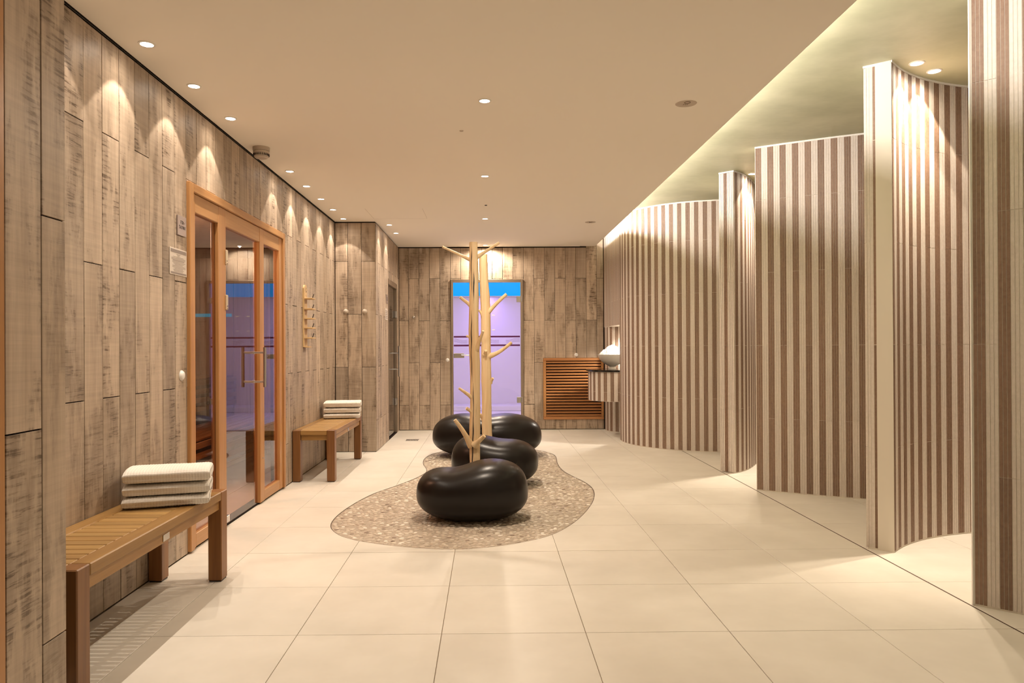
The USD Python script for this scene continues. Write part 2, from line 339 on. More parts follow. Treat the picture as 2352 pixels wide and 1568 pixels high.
c = thing('ceiling', 'warm beige hung ceiling with recessed lamps ending at a lit edge on the right', 'ceiling', kind='structure')
P = sbox(XL-.1, YBK, XC, YB-.004).difference(sbox(1.335, YB-.035, XC+.1, YB+.1))
obj('panel', extr(P, .035, ZC), M['ceiling'], c)
for a in ((-1.276, 7.52, -1.273, 8.11), (-.678, 7.52, -.675, 8.11), (-1.276, 8.108, -.675, 8.111)):
    obj('hatch_joint', bx(a[0], a[2], a[1], a[3], ZC-.0004, ZC+.002), M['tan_plastic'], c)
obj('shadow_gap', bx(XL-.002, XL+.006, YF, YP, ZC-.004, ZC+.001), M['dark'], c)
c2 = thing('ceiling_raised', 'raised ceiling of mottled green plaster above the striped shower walls', 'ceiling', kind='structure')
obj('plaster', bx(XL-.2, XR+.1, YBK-.1, YB+.15, ZR, ZR+.05), M['green'], c2)

# ------------------------------------------------------------------ striped shower walls
class Path:
    def __init__(s, pts, side, smooth=True):
        p = np.array(pts, float)
        if smooth and len(p) > 3:
            from scipy.interpolate import splprep, splev
            tck, u = splprep(p.T, s=.00006*len(p), k=3); p = np.array(splev(np.linspace(0, 1, 200), tck)).T
        else: p = np.vstack([p[:-1][i]+(p[i+1]-p[i])*t for i in range(len(p)-1) for t in np.linspace(0, 1, 40, endpoint=False)]+[p[-1:]])
        d = np.linalg.norm(np.diff(p, axis=0), axis=1); s.s = np.r_[0, np.cumsum(d)]; s.p = p; s.L = s.s[-1]
        t = np.gradient(p, axis=0); t /= np.linalg.norm(t, axis=1, keepdims=True)
        s.n = np.c_[t[:, 1], -t[:, 0]]*side
    def at(s, a, off=0.0):
        x = np.array([np.interp(a, s.s, s.p[:, k]) for k in (0, 1)]); n = np.array([np.interp(a, s.s, s.n[:, k]) for k in (0, 1)])
        return x+n*off/np.linalg.norm(n)
    def line(s, off, a=0, b=None, n=60):
        return [s.at(q, off) for q in np.linspace(a, s.L if b is None else b, n)]
STRIP, SG, PROUD = .01335, .0025, .0022
def strip_mesh(path, a, b, za, zb):
    A, B, C_, D_ = path.at(a, -.004), path.at(b, -.004), path.at(b, PROUD), path.at(a, PROUD)
    V = [(*q, z) for z in (za, zb) for q in (A, B, C_, D_)]
    return trimesh.convex.convex_hull(np.array(V))
def band(parent, path, s0, col, n, par, zlo, zhi):
    zs = [zlo]+[q for q in np.arange(.6*par, 3, 1.2) if zlo+.02 < q < zhi-.02]+[zhi]
    for za, zb in zip(zs[:-1], zs[1:]):
        ms = [strip_mesh(path, s0+k*(STRIP+SG), s0+k*(STRIP+SG)+STRIP, za+.0013, zb-.0013) for k in range(n)]
        obj('tile_band', cat_(ms), M[col], parent)
    return s0+n*(STRIP+SG)
def stripes(parent, path, s0=0.0, s1=None, par=0, zlo=.008, zhi=2.832, first=None, zfun=None):
    s, k = s0, 0; s1 = path.L if s1 is None else s1
    seq = first or []
    while s < s1-.05:
        col, n, pr = seq[k] if k < len(seq) else (('brown_strip', 3, (k//2+par) % 2) if (k-len(seq)) % 2 == 0 else ('beige_strip', 3, (k//2+par) % 2))
        lo = zlo if zfun is None else zfun(s)
        s = band(parent, path, s, col, n, pr, lo, zhi); k += 1
def fin_core(path, thick, a=0, b=None):
    return Polygon(path.line(0, a, b)+path.line(-thick, a, b)[::-1])

wA = thing('wall_partition', 'nearest striped shower wall cut by the right photo edge', 'wall', kind='structure')
pA = Path([(2.229, 3.296), (2.283, 3.250), (2.369, 3.174), (2.53, 3.04), (2.75, 2.90), (3.1, 2.73), (3.6, 2.55), (4.25, 2.40)], 1)
obj('core', extr(fin_core(pA, .14), ZR), M['wall_grout'], wA)
stripes(wA, pA, .006, 1.6)
e = pA.at(0, .001); obj('edge_profile', bx(e[0]-.006, e[0]+.002, e[1]-.002, e[1]+.006, 0, ZR), M['white_trim'], wA)

wD = thing('wall_partition', 'striped shower wall with a flat end and brightly lit curved flank right of centre', 'wall', kind='structure')
pD = Path([(2.336, 4.150), (2.410, 4.212), (2.494, 4.273), (2.575, 4.335), (2.659, 4.394), (2.760, 4.450), (2.861, 4.500), (2.969, 4.539), (3.088, 4.567), (3.3, 4.59), (3.6, 4.58), (3.9, 4.53), (4.25, 4.42)], 1)
obj('core', extr(fin_core(pD, .138), ZR), M['wall_grout'], wD)
pDe = Path([(2.227, 4.240), (2.335, 4.151)], 1, False)
s = .003
for col, n, pr in (('beige_strip', 3, 1), ('brown_strip', 2, 0), ('beige_strip', 3, 1)): s = band(wD, pDe, s, col, n, pr, .008, 2.832)
stripes(wD, pD, .004, 1.7, first=[('brown_strip', 2, 0), ('beige_strip', 3, 0)])

wC = thing('wall_partition', 'shadowed striped shower wall facing the room between the two lit bays', 'wall', kind='structure')
pC = Path([(2.222, 5.959), (2.375, 5.873), (2.541, 5.763), (2.683, 5.690), (2.820, 5.620), (2.923, 5.568), (3.2, 5.44), (3.6, 5.30), (3.9, 5.22), (4.25, 5.15)], 1)
obj('core', extr(fin_core(pC, .14), ZR), M['wall_grout'], wC)
stripes(wC, pC, .005, 1.5)

wB = thing('wall_partition', 'narrow striped shower wall end with lit flank in the second bay', 'wall', kind='structure')
pB = Path([(2.319, 6.746), (2.354, 6.787), (2.406, 6.840), (2.464, 6.905), (2.522, 6.968), (2.587, 7.050), (2.656, 7.168), (2.714, 7.275), (2.80, 7.44), (2.95, 7.60), (3.2, 7.70), (3.6, 7.72), (4.25, 7.68)], 1)
obj('core', extr(fin_core(pB, .145), ZR), M['wall_grout'], wB)
pBe = Path([(2.208, 6.850), (2.318, 6.747)], 1, False)
s = .003
for col, n, pr in (('beige_strip', 3, 1), ('brown_strip', 2, 0), ('beige_strip', 4, 1)): s = band(wB, pBe, s, col, n, pr, .008, 2.832)
stripes(wB, pB, .004, 1.6, first=[('beige_strip', 1, 0)])

wE = thing('wall_right_curved', 'curved striped wall running from the back corner into the shower bays', 'wall', kind='structure')
ptsE = [(1.684, 9.10), (1.690, 8.98), (1.708, 8.869), (1.738, 8.765), (1.781, 8.670), (1.874, 8.520), (1.973, 8.400), (2.107, 8.280), (2.213, 8.212), (2.396, 8.138), (2.578, 8.099), (2.80, 8.075), (3.2, 8.06), (4.25, 8.06)]
pE0 = Path([(1.684, YB-.002), (1.684, 9.10)], 1, False); pE = Path(ptsE, 1)
ZN = 1.474
obj('core', cat_([extr(fin_core(pE, .14), ZR), bx(1.684, 1.82, 9.10, 9.20, 0, ZR)]), M['wall_grout'], wE)
obj('lintel', bx(1.684, 2.4, 9.20, YB, ZN, ZR), M['wall_grout'], wE)
stripes(wE, pE0, .006, None, zfun=lambda s: ZN if s < YB-9.21 else .008)
stripes(wE, pE, .0, 2.3)
pN = Path([(1.686, 10.40), (1.690, 10.24), (1.72, 10.10), (1.80, 10.02), (1.95, 9.97), (2.15, 9.90), (2.28, 9.75), (2.28, 9.50), (2.20, 9.20)], 1)
obj('niche_core', extr(fin_core(pN, .10), ZN), M['wall_grout'], wE)
stripes(wE, pN, .004, None, zhi=ZN-.004)
for nm, w_, p_ in (('a', wA, pA), ('d', wD, pD), ('c', wC, pC), ('b', wB, pB), ('e', wE, pE)):
    P = Polygon(p_.line(.004, 0, 1.6)+p_.line(-.006, 0, 1.6)[::-1]); obj('top_bead', extr(P, .012, 2.833), M['white_trim'], w_)
for w_, p_ in ((wD, pDe), (wB, pBe)):
    P = Polygon(p_.line(.004, n=2)+p_.line(-.006, n=2)[::-1]); obj('top_bead', extr(P, .012, 2.833), M['white_trim'], w_)

# ------------------------------------------------------------------ ceiling lamps
def spot(path, loc, power, cone, soft, r=.011, color=WARM):
    l = UsdLux.SphereLight.Define(stage, path); l.AddTranslateOp().Set(Gf.Vec3d(*loc))
    l.CreateRadiusAttr(r); l.CreateIntensityAttr(power); l.CreateColorAttr(Gf.Vec3f(*color)); l.CreateNormalizeAttr(True)
    s = UsdLux.ShapingAPI.Apply(l.GetPrim()); s.CreateShapingConeAngleAttr(cone); s.CreateShapingConeSoftnessAttr(soft)
    return l
def downlight(x, y, z, label, group, lamp, r=.030):
    t = thing('ceiling_spotlight', label, 'spotlight', (x, y, z), group=group)
    ring = lathe([(r, .0), (r, -.004), (r+.004, -.0045), (r+.008, -.003), (r+.009, 0)], 28)
    obj('ring', ring, M['white_trim'], t, smooth=40)
    obj('lens', cyl((0, 0, 0), (0, 0, -.002), r, 28), M['lens'], t)
    pth = str(t.GetPath()); col = WALL_COL if lamp == WALL_LAMP else WARM
    spot(pth+'/beam', (0, 0, -.012), lamp[0], CONE, .10, color=col)
    spot(pth+'/core', (0, 0, -.013), lamp[1], 28.0, 1.0, color=col)
    spot(pth+'/spill', (0, 0, -.014), lamp[2], *(((84.0, .55) if lamp in (MID_LAMP, NEAR_LAMP) else (78.0, 1.0))))
ys = [2.33, 2.886, 3.435, 3.984, 4.548, 5.914, 6.458, 7.017, 7.562, 8.101]
lab = {3.435: 'small round ceiling spotlight nearest along the left wall', 3.984: 'second small ceiling spotlight along the left wall', 4.548: 'third ceiling spotlight along the left wall, before the smoke detector',
       5.914: 'ceiling spotlight just past the smoke detector', 6.458: 'second ceiling spotlight past the smoke detector', 7.017: 'third ceiling spotlight past the smoke detector',
       7.562: 'fourth ceiling spotlight past the smoke detector', 8.101: 'ceiling spotlight right before the projecting plank pier'}
lab[2.33] = 'ceiling spotlight over the foreground pier, above the picture'; lab[2.886] = 'ceiling spotlight over the foreground bench, above the picture'
for y in ys:
    downlight(-1.612-.003*(y > 5), y, ZC, lab.get(y, 'ceiling spotlight on the left wall just outside the picture'), 'spotlights along the left wall', WALL_LAMP)
downlight(-1.157, 8.514, ZC, 'ceiling spotlight beside the pier, first of two before the dark door', 'spotlights by the pier', WALL_LAMP)
downlight(-1.157, 9.133, ZC, 'ceiling spotlight beside the pier, nearer to the dark door', 'spotlights by the pier', WALL_LAMP)
for y, l in ((.5, 'ceiling spotlight in the room middle above the viewpoint'), (2.36, 'ceiling spotlight in the room middle just outside the picture'), (4.23, 'largest ceiling spotlight on the room centre line'), (6.098, 'second ceiling spotlight on the room centre line'),
             (8.13, 'third ceiling spotlight on the room centre line'), (10.24, 'farthest ceiling spotlight on the centre line, behind the tree tops')):
    downlight(-.012-.003*(y > 5)*(y-4), y, ZC, l, 'spotlights on the centre line', NEAR_LAMP if y < 3 else MID_LAMP)
downlight(2.516, 4.186, ZR, 'green ceiling spotlight nearest the flat end of the lit striped wall', 'shower spotlights', SHOWER_LAMP, .034)
downlight(2.694, 4.307, ZR, 'green ceiling spotlight farther inside the first shower bay', 'shower spotlights', SHOWER_LAMP, .034)
downlight(2.543, 6.883, ZR, 'green ceiling spotlight of the second shower bay', 'shower spotlights', SHOWER_LAMP, .034)
downlight(2.70, 7.03, ZR, 'hidden green ceiling spotlight deeper in the second shower bay', 'shower spotlights', SHOWER_LAMP, .034)

# ------------------------------------------------------------------ sauna front (door_1) and the cabin behind it
d1 = thing('door_1', 'wide sauna front of orange cedar frame with three bronze glass panes', 'door', kind='structure')
y0, y1, zt = 4.223, 6.196, 2.177
def fx(a, b, ya, yb, za, zb, name, mat, c=.004, par=None): return obj(name, cbx(XL+a, XL+b, ya, yb, za, zb, c), M[mat], par or d1)
# architrave, proud of the wall
fx(-.05, .022, y0, y0+.055, .012, zt, 'architrave', 'cedar_z'); fx(-.05, .022, y1-.05, y1, .012, zt, 'architrave', 'cedar_z'); fx(-.05, .022, y0+.055, y1-.05, zt-.052, zt, 'architrave', 'cedar_y')
# inner frame
fr = dict(a=-.045, b=.008)
for ya, yb in ((y0+.055, y0+.105), (4.700, 4.832), (5.545, 5.648), (y1-.135, y1-.05)):
    fx(fr['a'], fr['b'], ya, yb, .012, zt-.052, 'post', 'cedar_z')
fx(fr['a'], fr['b']-.002, y0+.105, y1-.135, zt-.165, zt-.053, 'head_rail', 'cedar_y')
fx(fr['a'], fr['b']-.002, y0+.105, 4.700, .014, .095, 'bottom_rail', 'cedar_y'); fx(fr['a'], fr['b']-.002, 5.648, y1-.135, .014, .095, 'bottom_rail', 'cedar_y')
for ya, yb, za, nm in ((y0+.105, 4.700, .095, 'glass_pane'), (5.648, y1-.135, .095, 'glass_pane'), (4.836, 5.541, .016, 'door_leaf')):
    obj(nm, bx(XL-.020, XL-.014, ya, yb, za, zt-.165), M['glass_sauna'], d1)
obj('sill', bx(XL-.10, XL-.013, y0, y1, -.004, .011), M['dark'], d1); obj('sill_tile', bx(XL-.013, XL, y0, y1, -.02, 0), M['tile'], d1)
for zc in (1.80, 1.50):
    h = obj('hinge', cat_([cbx(XL+.006, XL+.020, 4.815, 4.843, zc-.045, zc+.055, .004), cbx(XL-.030, XL-.010, 4.84, 4.90, zc+.0, zc+.055, .006)]), M['champagne'], d1)
    obj('screw', cat_([cyl((XL+.018, 4.822, zc-.02), (XL+.024, 4.822, zc-.02), .005, 10), cyl((XL+.018, 4.822, zc-.038), (XL+.024, 4.822, zc-.038), .005, 10)]), M['steel'], h)
obj('bottom_hinge', cbx(XL-.032, XL+.004, 4.84, 4.90, .03, .075, .003), M['steel'], d1)
obj('door_catch', cyl((XL+.0, 5.60, .35), (XL+.014, 5.60, .35), .006, 12), M['steel'], d1)
hd = []
for sx in (1, -1):
    xb = XL-.017+sx*.085
    hd.append(cyl((xb, 5.465, .905), (xb, 5.465, 1.205), .0115, 18))
    for zc in (.945, 1.165): hd += [cyl((XL-.017, 5.465, zc), (xb, 5.465, zc), .0085, 14), cyl((XL-.017+sx*.003, 5.465, zc), (XL-.017+sx*.008, 5.465, zc), .013, 14)]
obj('door_handle', cat_(hd), M['steel'], d1, smooth=40)

cb = thing('sauna_cabin', 'dim board-lined sauna cabin seen through the bronze glass', 'sauna cabin', kind='structure')
sx0, sy0, sy1, sh = -3.45, 3.1, 8.2, 2.22
obj('floor_slab', bx(sx0, XL-.11, sy0, sy1, -.05, 0), M['tile'], cb)
obj('ceiling_boards', bx(sx0, XL-.11, sy0, sy1, sh, sh+.03), M['aspen'], cb)
for k in range(int((sy1-sy0)/.19)): obj('wall_board', cbx(sx0-.02, sx0, sy0+.19*k, sy0+.19*k+.186, 0, sh, .003), M['aspen'], cb)
for k in range(int((XL-.11-sx0)/.19)+1): obj('wall_board', cbx(sx0+.19*k, min(sx0+.19*k+.186, XL-.11), sy1, sy1+.02, 0, sh, .003), M['aspen'], cb)
obj('near_wall', bx(sx0, XL-.11, sy0-.03, sy0, 0, sh), M['aspen'], cb)
for xa, xb, z in ((sx0, -2.85, .90), (-2.85, -2.35, .45)):
    b = obj('bench_front', cat_([cbx(xb-.02, xb, sy0, sy1, z-.07-.085*k, z-.02-.085*k, .003) for k in range(4)]), M['cedar_y'], cb)
    for k in range(int((xb-xa)/.095)): obj('bench_slat', cbx(xa+.095*k, xa+.095*k+.08, sy0, sy1, z-.02, z, .003), M['cedar_y'], cb)
obj('light_strip', bx(sx0+.02, -2.90, sy1-.012, sy1-.002, 1.555, 1.59), M['led_cyan'], cb)
cl = UsdLux.SphereLight.Define(stage, str(cb.GetPath())+'/cabin_lamp'); cl.AddTranslateOp().Set(Gf.Vec3d(-2.6, 5.2, 2.05)); cl.CreateRadiusAttr(.06); cl.CreateNormalizeAttr(True)
CABIN = 14.0
cl.CreateIntensityAttr(CABIN); cl.CreateColorAttr(Gf.Vec3f(1, .72, .5))

# ------------------------------------------------------------------ dark glass door in the pier (door_2)
d2 = thing('door_2', 'narrow dark glass door with long steel handle beside the back wall', 'door', kind='structure')
ya, yb, z2 = D2[0], D2[1], D2[3]
obj('frame', cat_([cbx(XP-.06, XP+.006, ya, yb, z2-.07, z2, .002), cbx(XP-.06, XP+.004, ya, ya+.03, 0, z2-.07, .002), cbx(XP-.06, XP+.004, yb-.05, yb, 0, z2-.07, .002)]), M['bronze'], d2)
obj('door_leaf', bx(XP-.030, XP-.022, ya+.03, yb-.05, .012, z2-.072), M['glass_dark'], d2)
obj('threshold', bx(XP-.09, XP, ya, yb, -.004, .008), M['dark'], d2)
h2 = [cyl((XP+.07, 9.845, .80), (XP+.07, 9.845, 1.215), .012, 16)]
for zc in (.90, 1.12): h2.append(cyl((XP-.024, 9.845, zc), (XP+.07, 9.845, zc), .008, 12))
obj('door_handle', cat_(h2), M['steel'], d2, smooth=40)
for zc in (1.66, .44): obj('hinge', cat_([cbx(XP-.02, XP+.004, yb-.13, yb-.02, zc-.045, zc+.045, .003), cyl((XP+.006, yb-.05, zc-.05), (XP+.006, yb-.05, zc+.05), .008, 12)]), M['steel'], d2)
rm = thing('dark_room', 'unlit beige room behind the narrow dark glass door', 'room', kind='structure')
obj('lining', cat_([bx(XL-.6, XP-.11, YP+.1, YP+.12, 0, 2.4), bx(XL-.6, XP-.11, YB-.02, YB, 0, 2.4), bx(XL-.62, XL-.6, YP+.1, YB, 0, 2.4), bx(XL-.6, XP-.11, YP+.1, YB, 2.4, 2.42)]), M['steam_wall'], rm)
obj('floor_slab', bx(XL-.6, XP-.10, YP+.1, YB, -.05, -.001), M['tile'], rm)

# ------------------------------------------------------------------ steam room and its glass door (door_3)
d3 = thing('door_3', 'glass steam room door with bronze frame glowing violet in the back wall', 'door', kind='structure')
xa, xb, z3 = D3[0], D3[1], D3[3]
obj('frame', cat_([cbx(xa, xa+.034, YB-.014, YB+.06, 0, z3, .003), cbx(xb-.036, xb, YB-.014, YB+.06, 0, z3, .003), cbx(xa+.034, xb-.036, YB-.014, YB+.06, z3-.040, z3, .003)]), M['bronze'], d3)
obj('door_leaf', bx(xa+.038, xb-.040, YB+.018, YB+.026, .010, z3-.044), M['glass_clear'], d3)
obj('threshold', bx(xa, xb, YB-.01, YB+.12, -.004, .006), M['bronze'], d3)
for zc in (1.885, .43): obj('hinge', cat_([cbx(.415, .500, YB-.004, YB+.02, zc-.042, zc+.042, .003), cbx(.478, .500, YB-.018, YB-.002, zc-.035, zc+.045, .003)]), M['steel'], d3)
lk = obj('lock_case', cbx(-.496, -.345, YB-.002, YB+.018, 1.040, 1.108, .003), M['steel'], d3)
obj('lever', cat_([cyl((-.38, YB-.002, 1.082), (-.38, YB-.045, 1.082), .010, 12), cyl((-.385, YB-.045, 1.082), (-.255, YB-.045, 1.078), .0085, 12)]), M['steel'], lk, smooth=40)
for zc in (1.347, 1.221): obj('glass_band', bx(xa+.040, xb-.046, YB+.0150, YB+.0178, zc-.012, zc+.012), M['purple_band'], d3)
wl = []
for x0, x1, up in ((xa+.042, -.30, -1), (-.02, .16, -1), (.26, xb-.05, 1), (-.28, -.10, 1)):
    for k in range(3):
        t = np.linspace(0, 1, 16); X = x0+(x1-x0)*t; Z = 1.302-.018*k+up*.012*np.sin((t-.4)*4.2)
        for i in range(15): wl.append(trimesh.convex.convex_hull(np.array([(X[i+a], yy, Z[i+a]+o) for a in (0, 1) for yy in (YB+.0155, YB+.0175) for o in (-.0016, .0016)])))
obj('wave_lines', cat_(wl), M['purple_band'], d3)
for zc in (1.655, 1.445):
    for x0 in (-.10, .058): obj('glass_marker', cbx(x0, x0+.045, YB+.014, YB+.0178, zc-.007, zc+.007, .001), M['white_plastic'], d3)
st = thing('steam_room', 'white steam room with a blue lit cove behind the glass door', 'steam room', kind='structure')
ry0, ry1, rx0, rx1, rz = YB+.12, 14.0, -1.75, 1.75, 2.55
obj('floor_slab', bx(rx0, rx1, ry0, ry1, -.05, 0), M['steam_wall'], st)
obj('back_wall', bx(rx0, rx1, ry1, ry1+.05, 0, rz), M['steam_wall'], st)
obj('side_wall', bx(rx0-.05, rx0, ry0, ry1, 0, rz), M['steam_wall'], st); obj('side_wall', bx(rx1, rx1+.05, ry0, ry1, 0, rz), M['steam_wall'], st)
obj('front_wall', wall_box('y', ry0, ry0+.02, rx0, rx1, 0, rz, [D3]), M['steam_wall'], st)
obj('ceiling_panel', bx(rx0, rx1, ry0, ry1+.05, rz, rz+.05), M['steam_wall'], st)
obj('wall_bench', cbx(rx0, rx1, 13.45, ry1, 0, .10, .01), M['steam_wall'], st)
obj('light_panel', bx(rx0+.02, rx1-.02, 13.96, 13.999, 2.185, rz-.005), M['led_blue'], st, label='glowing blue band')
obj('panel_ledge', cbx(rx0, rx1, 13.93, 13.999, 2.165, 2.183, .004), M['steam_wall'], st)
rect_light(str(st.GetPath())+'/violet_light', (0, 13.86, 2.155), (0, 13.97, 1.4), .05, 3.4, (.38, .24, 1.0), 62)
rect_light(str(st.GetPath())+'/lilac_light', (0, 12.6, 2.53), (0, 13.5, .8), .3, 2.6, (.60, .36, 1.0), 3)
rect_light(str(st.GetPath())+'/rose_light', (0, 11.4, 2.53), (0, 12.2, 0), 1.6, .5, (1.0, .83, .76), 27)

# ------------------------------------------------------------------ frame of the neighbouring door at the left photo edge
d4 = thing('door_4', 'orange wooden door jamb at the extreme left edge of the photo', 'door', kind='structure')
obj('jamb', cbx(XF-.05, XF+.004, 1.80, 1.893, 0, 2.2, .004), M['cedar_z'], d4)
obj('jamb', cbx(XF-.05, XF+.004, .85, .94, 0, 2.2, .004), M['cedar_z'], d4)
obj('lintel', cbx(XF-.05, XF+.004, .94, 1.80, 2.11, 2.2, .004), M['cedar_y'], d4)
obj('door_leaf', cbx(XF-.04, XF-.002, .945, 1.795, .01, 2.105, .004), M['cedar_z'], d4)
obj('upper_panel', bx(XF-.05, XF, .85, 1.893, 2.203, ZC), M['plank'], d4)

# ------------------------------------------------------------------ louvred panel
lv = thing('louvre_panel', 'orange wooden louvre panel low on the back wall', 'louvre panel')
x0, x1, z0, z1 = LV
fwd = YB-.030
obj('frame', cbx(x0, x1, fwd, YB+.008, z1-.040, z1, .004), M['cedar_x'], lv, label='top rail'); obj('frame', cbx(x0, x1, fwd, YB+.008, z0, z0+.040, .004), M['cedar_x'], lv, label='bottom rail')
for a, b in ((x0, x0+.040), (x1-.036, x1)): obj('stile', cbx(a, b, fwd, YB+.008, z0+.040, z1-.040, .004), M['cedar_z'], lv)
NS = 19; dz = (z1-z0-.08)/NS
for k in range(NS):
    zc = z0+.04+dz*(k+.5)
    m = cbx(x0+.041, x1-.037, -.019, .019, -.006, .006, .003)
    m.apply_transform(trimesh.transformations.rotation_matrix(math.radians(38), (1, 0, 0))); m.apply_translation((0, YB-.012, zc))
    obj('slat', m, M['cedar_x'], lv)
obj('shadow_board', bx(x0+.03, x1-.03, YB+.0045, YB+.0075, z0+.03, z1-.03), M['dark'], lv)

# ------------------------------------------------------------------ benches
def bench(label):
    t = thing('wooden_bench', label, 'bench', (XL+.006, 2.418, 0), group='slatted wooden benches')
    D, L, H, lx, ly = .376, 1.382, .462, .070, .080
    for xa in (0, D-lx):
        for ya in (0, L-ly):
            obj('leg', cbx(xa, xa+lx, ya, ya+ly, .006, H, .004), M['teak_z'], t)
            obj('foot', cbx(xa+.004, xa+lx-.004, ya+.004, ya+ly-.004, 0, .006, .001), M['ink'], t, label='black foot pad')
    for xa in (0, D-lx): obj('side_rail', cbx(xa, xa+lx, ly+.0015, L-ly-.0015, H-.044, H, .004), M['teak_y'], t)
    for xa in (.012, D-.036): obj('apron', cbx(xa, xa+.024, ly, L-ly, H-.092, H-.044, .003), M['teak_y'], t)
    for ya in (0.002, L-ly+.002): obj('end_rail', cbx(lx+.001, D-lx-.001, ya, ya+ly-.004, H-.044, H, .004), M['teak_x'], t)
    for ya in (.028, L-.052): obj('end_apron', cbx(lx, D-lx, ya, ya+.024, H-.092, H-.046, .003), M['teak_x'], t)
    n = 20; p = (L-2*ly)/n
    for k in range(n): obj('slat', cbx(lx+.0015, D-lx-.0015, ly+p*k+.0044, ly+p*(k+1)-.0044, H-.022, H-.002, .003), M['teak_x'], t)
    obj('bearer', cbx(lx+.05, lx+.075, ly, L-ly, H-.056, H-.031, .002), M['teak_y'], t); obj('bearer', cbx(D-lx-.075, D-lx-.05, ly, L-ly, H-.056, H-.031, .002), M['teak_y'], t)
    obj('name_plate', cbx(D-.0115, D-.0095, L*.5-.030, L*.5+.030, H-.084, H-.056, .0005), M['steel'], t, label='small brass coloured plate')
    return t
bn = bench('slatted wooden bench in the left foreground, cut by the pier')
copy_of(bn, (XL+.006, 6.452, 0), 0, 'slatted wooden bench beyond the sauna front, before the projecting pier')

# ------------------------------------------------------------------ towels
def towel_mesh(Wd, Dp, Hh, seed):
    """folded towel: three layers bulging at the front fold, waffle ribs"""
    nu, nv = 150, 96
    u = np.linspace(-1, 1, nu); a = np.linspace(0, 2*np.pi, nv, endpoint=False)
    U, A = np.meshgrid(u, a, indexing='ij')
    e = .55
    cy_, cz_ = np.sign(np.cos(A))*np.abs(np.cos(A))**e, np.sign(np.sin(A))*np.abs(np.sin(A))**e
    endr = (1-np.abs(U)**18)**.5
    Y = cy_*Dp/2*(1-.02*(1-endr)); Z = cz_*Hh/2*(.55+.45*endr); X = U*Wd/2
    q = np.stack([X*9, Y*9, Z*9+seed*5.0], -1)
    n_ = meshkit.fbm(q, 3, seed)-.5
    per = np.cumsum(np.hypot(np.diff(np.r_[cy_[0]*Dp/2, cy_[0, :1]*Dp/2]), np.diff(np.r_[cz_[0]*Hh/2, cz_[0, :1]*Hh/2])))
    rib = .0006*np.sin(X*2*np.pi/.0125)+.0006*np.sin(per[None]*2*np.pi/.0105)
    # side folds at the back layers
    lay = .004*np.sin(np.clip(cz_, -1, 1)*np.pi*1.5)*(cy_ < -.5)
    Y = Y+np.sign(cy_)*np.abs(cy_)**3*(n_*.012+rib+lay); Z = Z+cz_*(n_*.010*(cz_ > 0)+rib)
    X = X+n_*.010*np.abs(U)**8*np.sign(U)
    V = np.stack([X, Y, Z+Hh/2], -1).reshape(-1, 3); V[:, 2] = np.maximum(V[:, 2], .0)
    i, j = np.meshgrid(np.arange(nu-1), np.arange(nv), indexing='ij')
    Q = np.stack([i*nv+j, (i+1)*nv+j, (i+1)*nv+(j+1) % nv, i*nv+(j+1) % nv], -1).reshape(-1, 4)
    F = np.vstack([Q[:, [0, 1, 2]], Q[:, [0, 2, 3]]]); V = np.vstack([V, V[:nv].mean(0), V[-nv:].mean(0)]); k = np.arange(nv)
    F = np.vstack([F, np.c_[(k+1) % nv, k, np.full(nv, len(V)-2)], np.c_[(nu-1)*nv+k, (nu-1)*nv+(k+1) % nv, np.full(nv, len(V)-1)]])
    m = trimesh.Trimesh(V, F, process=False)
    if m.volume < 0: m.invert()
    return m
def towel_stack(cx, cy, rz, labels, grp):
    z = .4625; hs = (.052, .056, .066); offs = ((.004, 0, .5), (.008, .006, -.8), (.014, -.004, -2.2))
    for i in range(3):
        t = thing('folded_towel', labels[i], 'towel', (cx+offs[i][0], cy+offs[i][1], z), rz+offs[i][2], group=grp)
        tm_ = towel_mesh(.375, .232, hs[i], i+int(cy)); obj('folded_cloth', tm_, M['towel'], t, smooth=True)
        z += tm_.bounds[1][2]+.0003
towel_stack(-1.535, 3.462, 18.0, ['lowest folded cream towel of the stack on the foreground bench', 'middle folded cream towel of the stack on the foreground bench', 'top folded cream towel of the stack on the foreground bench'], 'towels on the foreground bench')
towel_stack(-1.540, 7.60, 9.0, ['lowest folded cream towel of the stack on the far bench', 'middle folded cream towel of the stack on the far bench', 'top folded cream towel of the stack on the far bench'], 'towels on the far bench')

# ------------------------------------------------------------------ signs, buttons, hooks on the left wall
def on_left(m): # mesh drawn in xy (x right, y up, z out) stands on the left wall, reading from the room
    v = m.vertices.copy(); m.vertices = np.c_[v[:, 2], v[:, 0], v[:, 1]]; return m
sg = thing('sauna_sign', 'square grey metal plaque reading FIN-SAUNA beside the sauna front', 'sign', (XL+.001, 4.084, 1.843))
obj('plate', cbx(0, .008, 0, .113, 0, .112, .001), M['plaque'], sg)
for txt, zz, yy in (('FIN-', .066, .034), ('SAUNA', .038, .014)):
    m = meshkit.text_mesh(txt, .0195, .0006); wd = m.bounds[1][0]; m.vertices[:, 0] *= (.058 if txt == 'FIN-' else .087)/wd
    m.apply_translation((yy, zz, .0081)); obj('lettering', on_left(m), M['ink'], sg)
nt = thing('notice_sheet', 'paper notice in clear holder beside the sauna frame', 'notice', (XL+.001, 3.990, 1.612))
obj('holder', cat_([cbx(0, .004, 0, .222, 0, .150, .001)]), M['paper'], nt)
obj('header_bar', bx(.0041, .0047, .010, .212, .125, .143), M['paper_grey'], nt); obj('footer_bar', bx(.0041, .0047, .010, .212, .006, .016), M['paper_grey'], nt)
ln = []
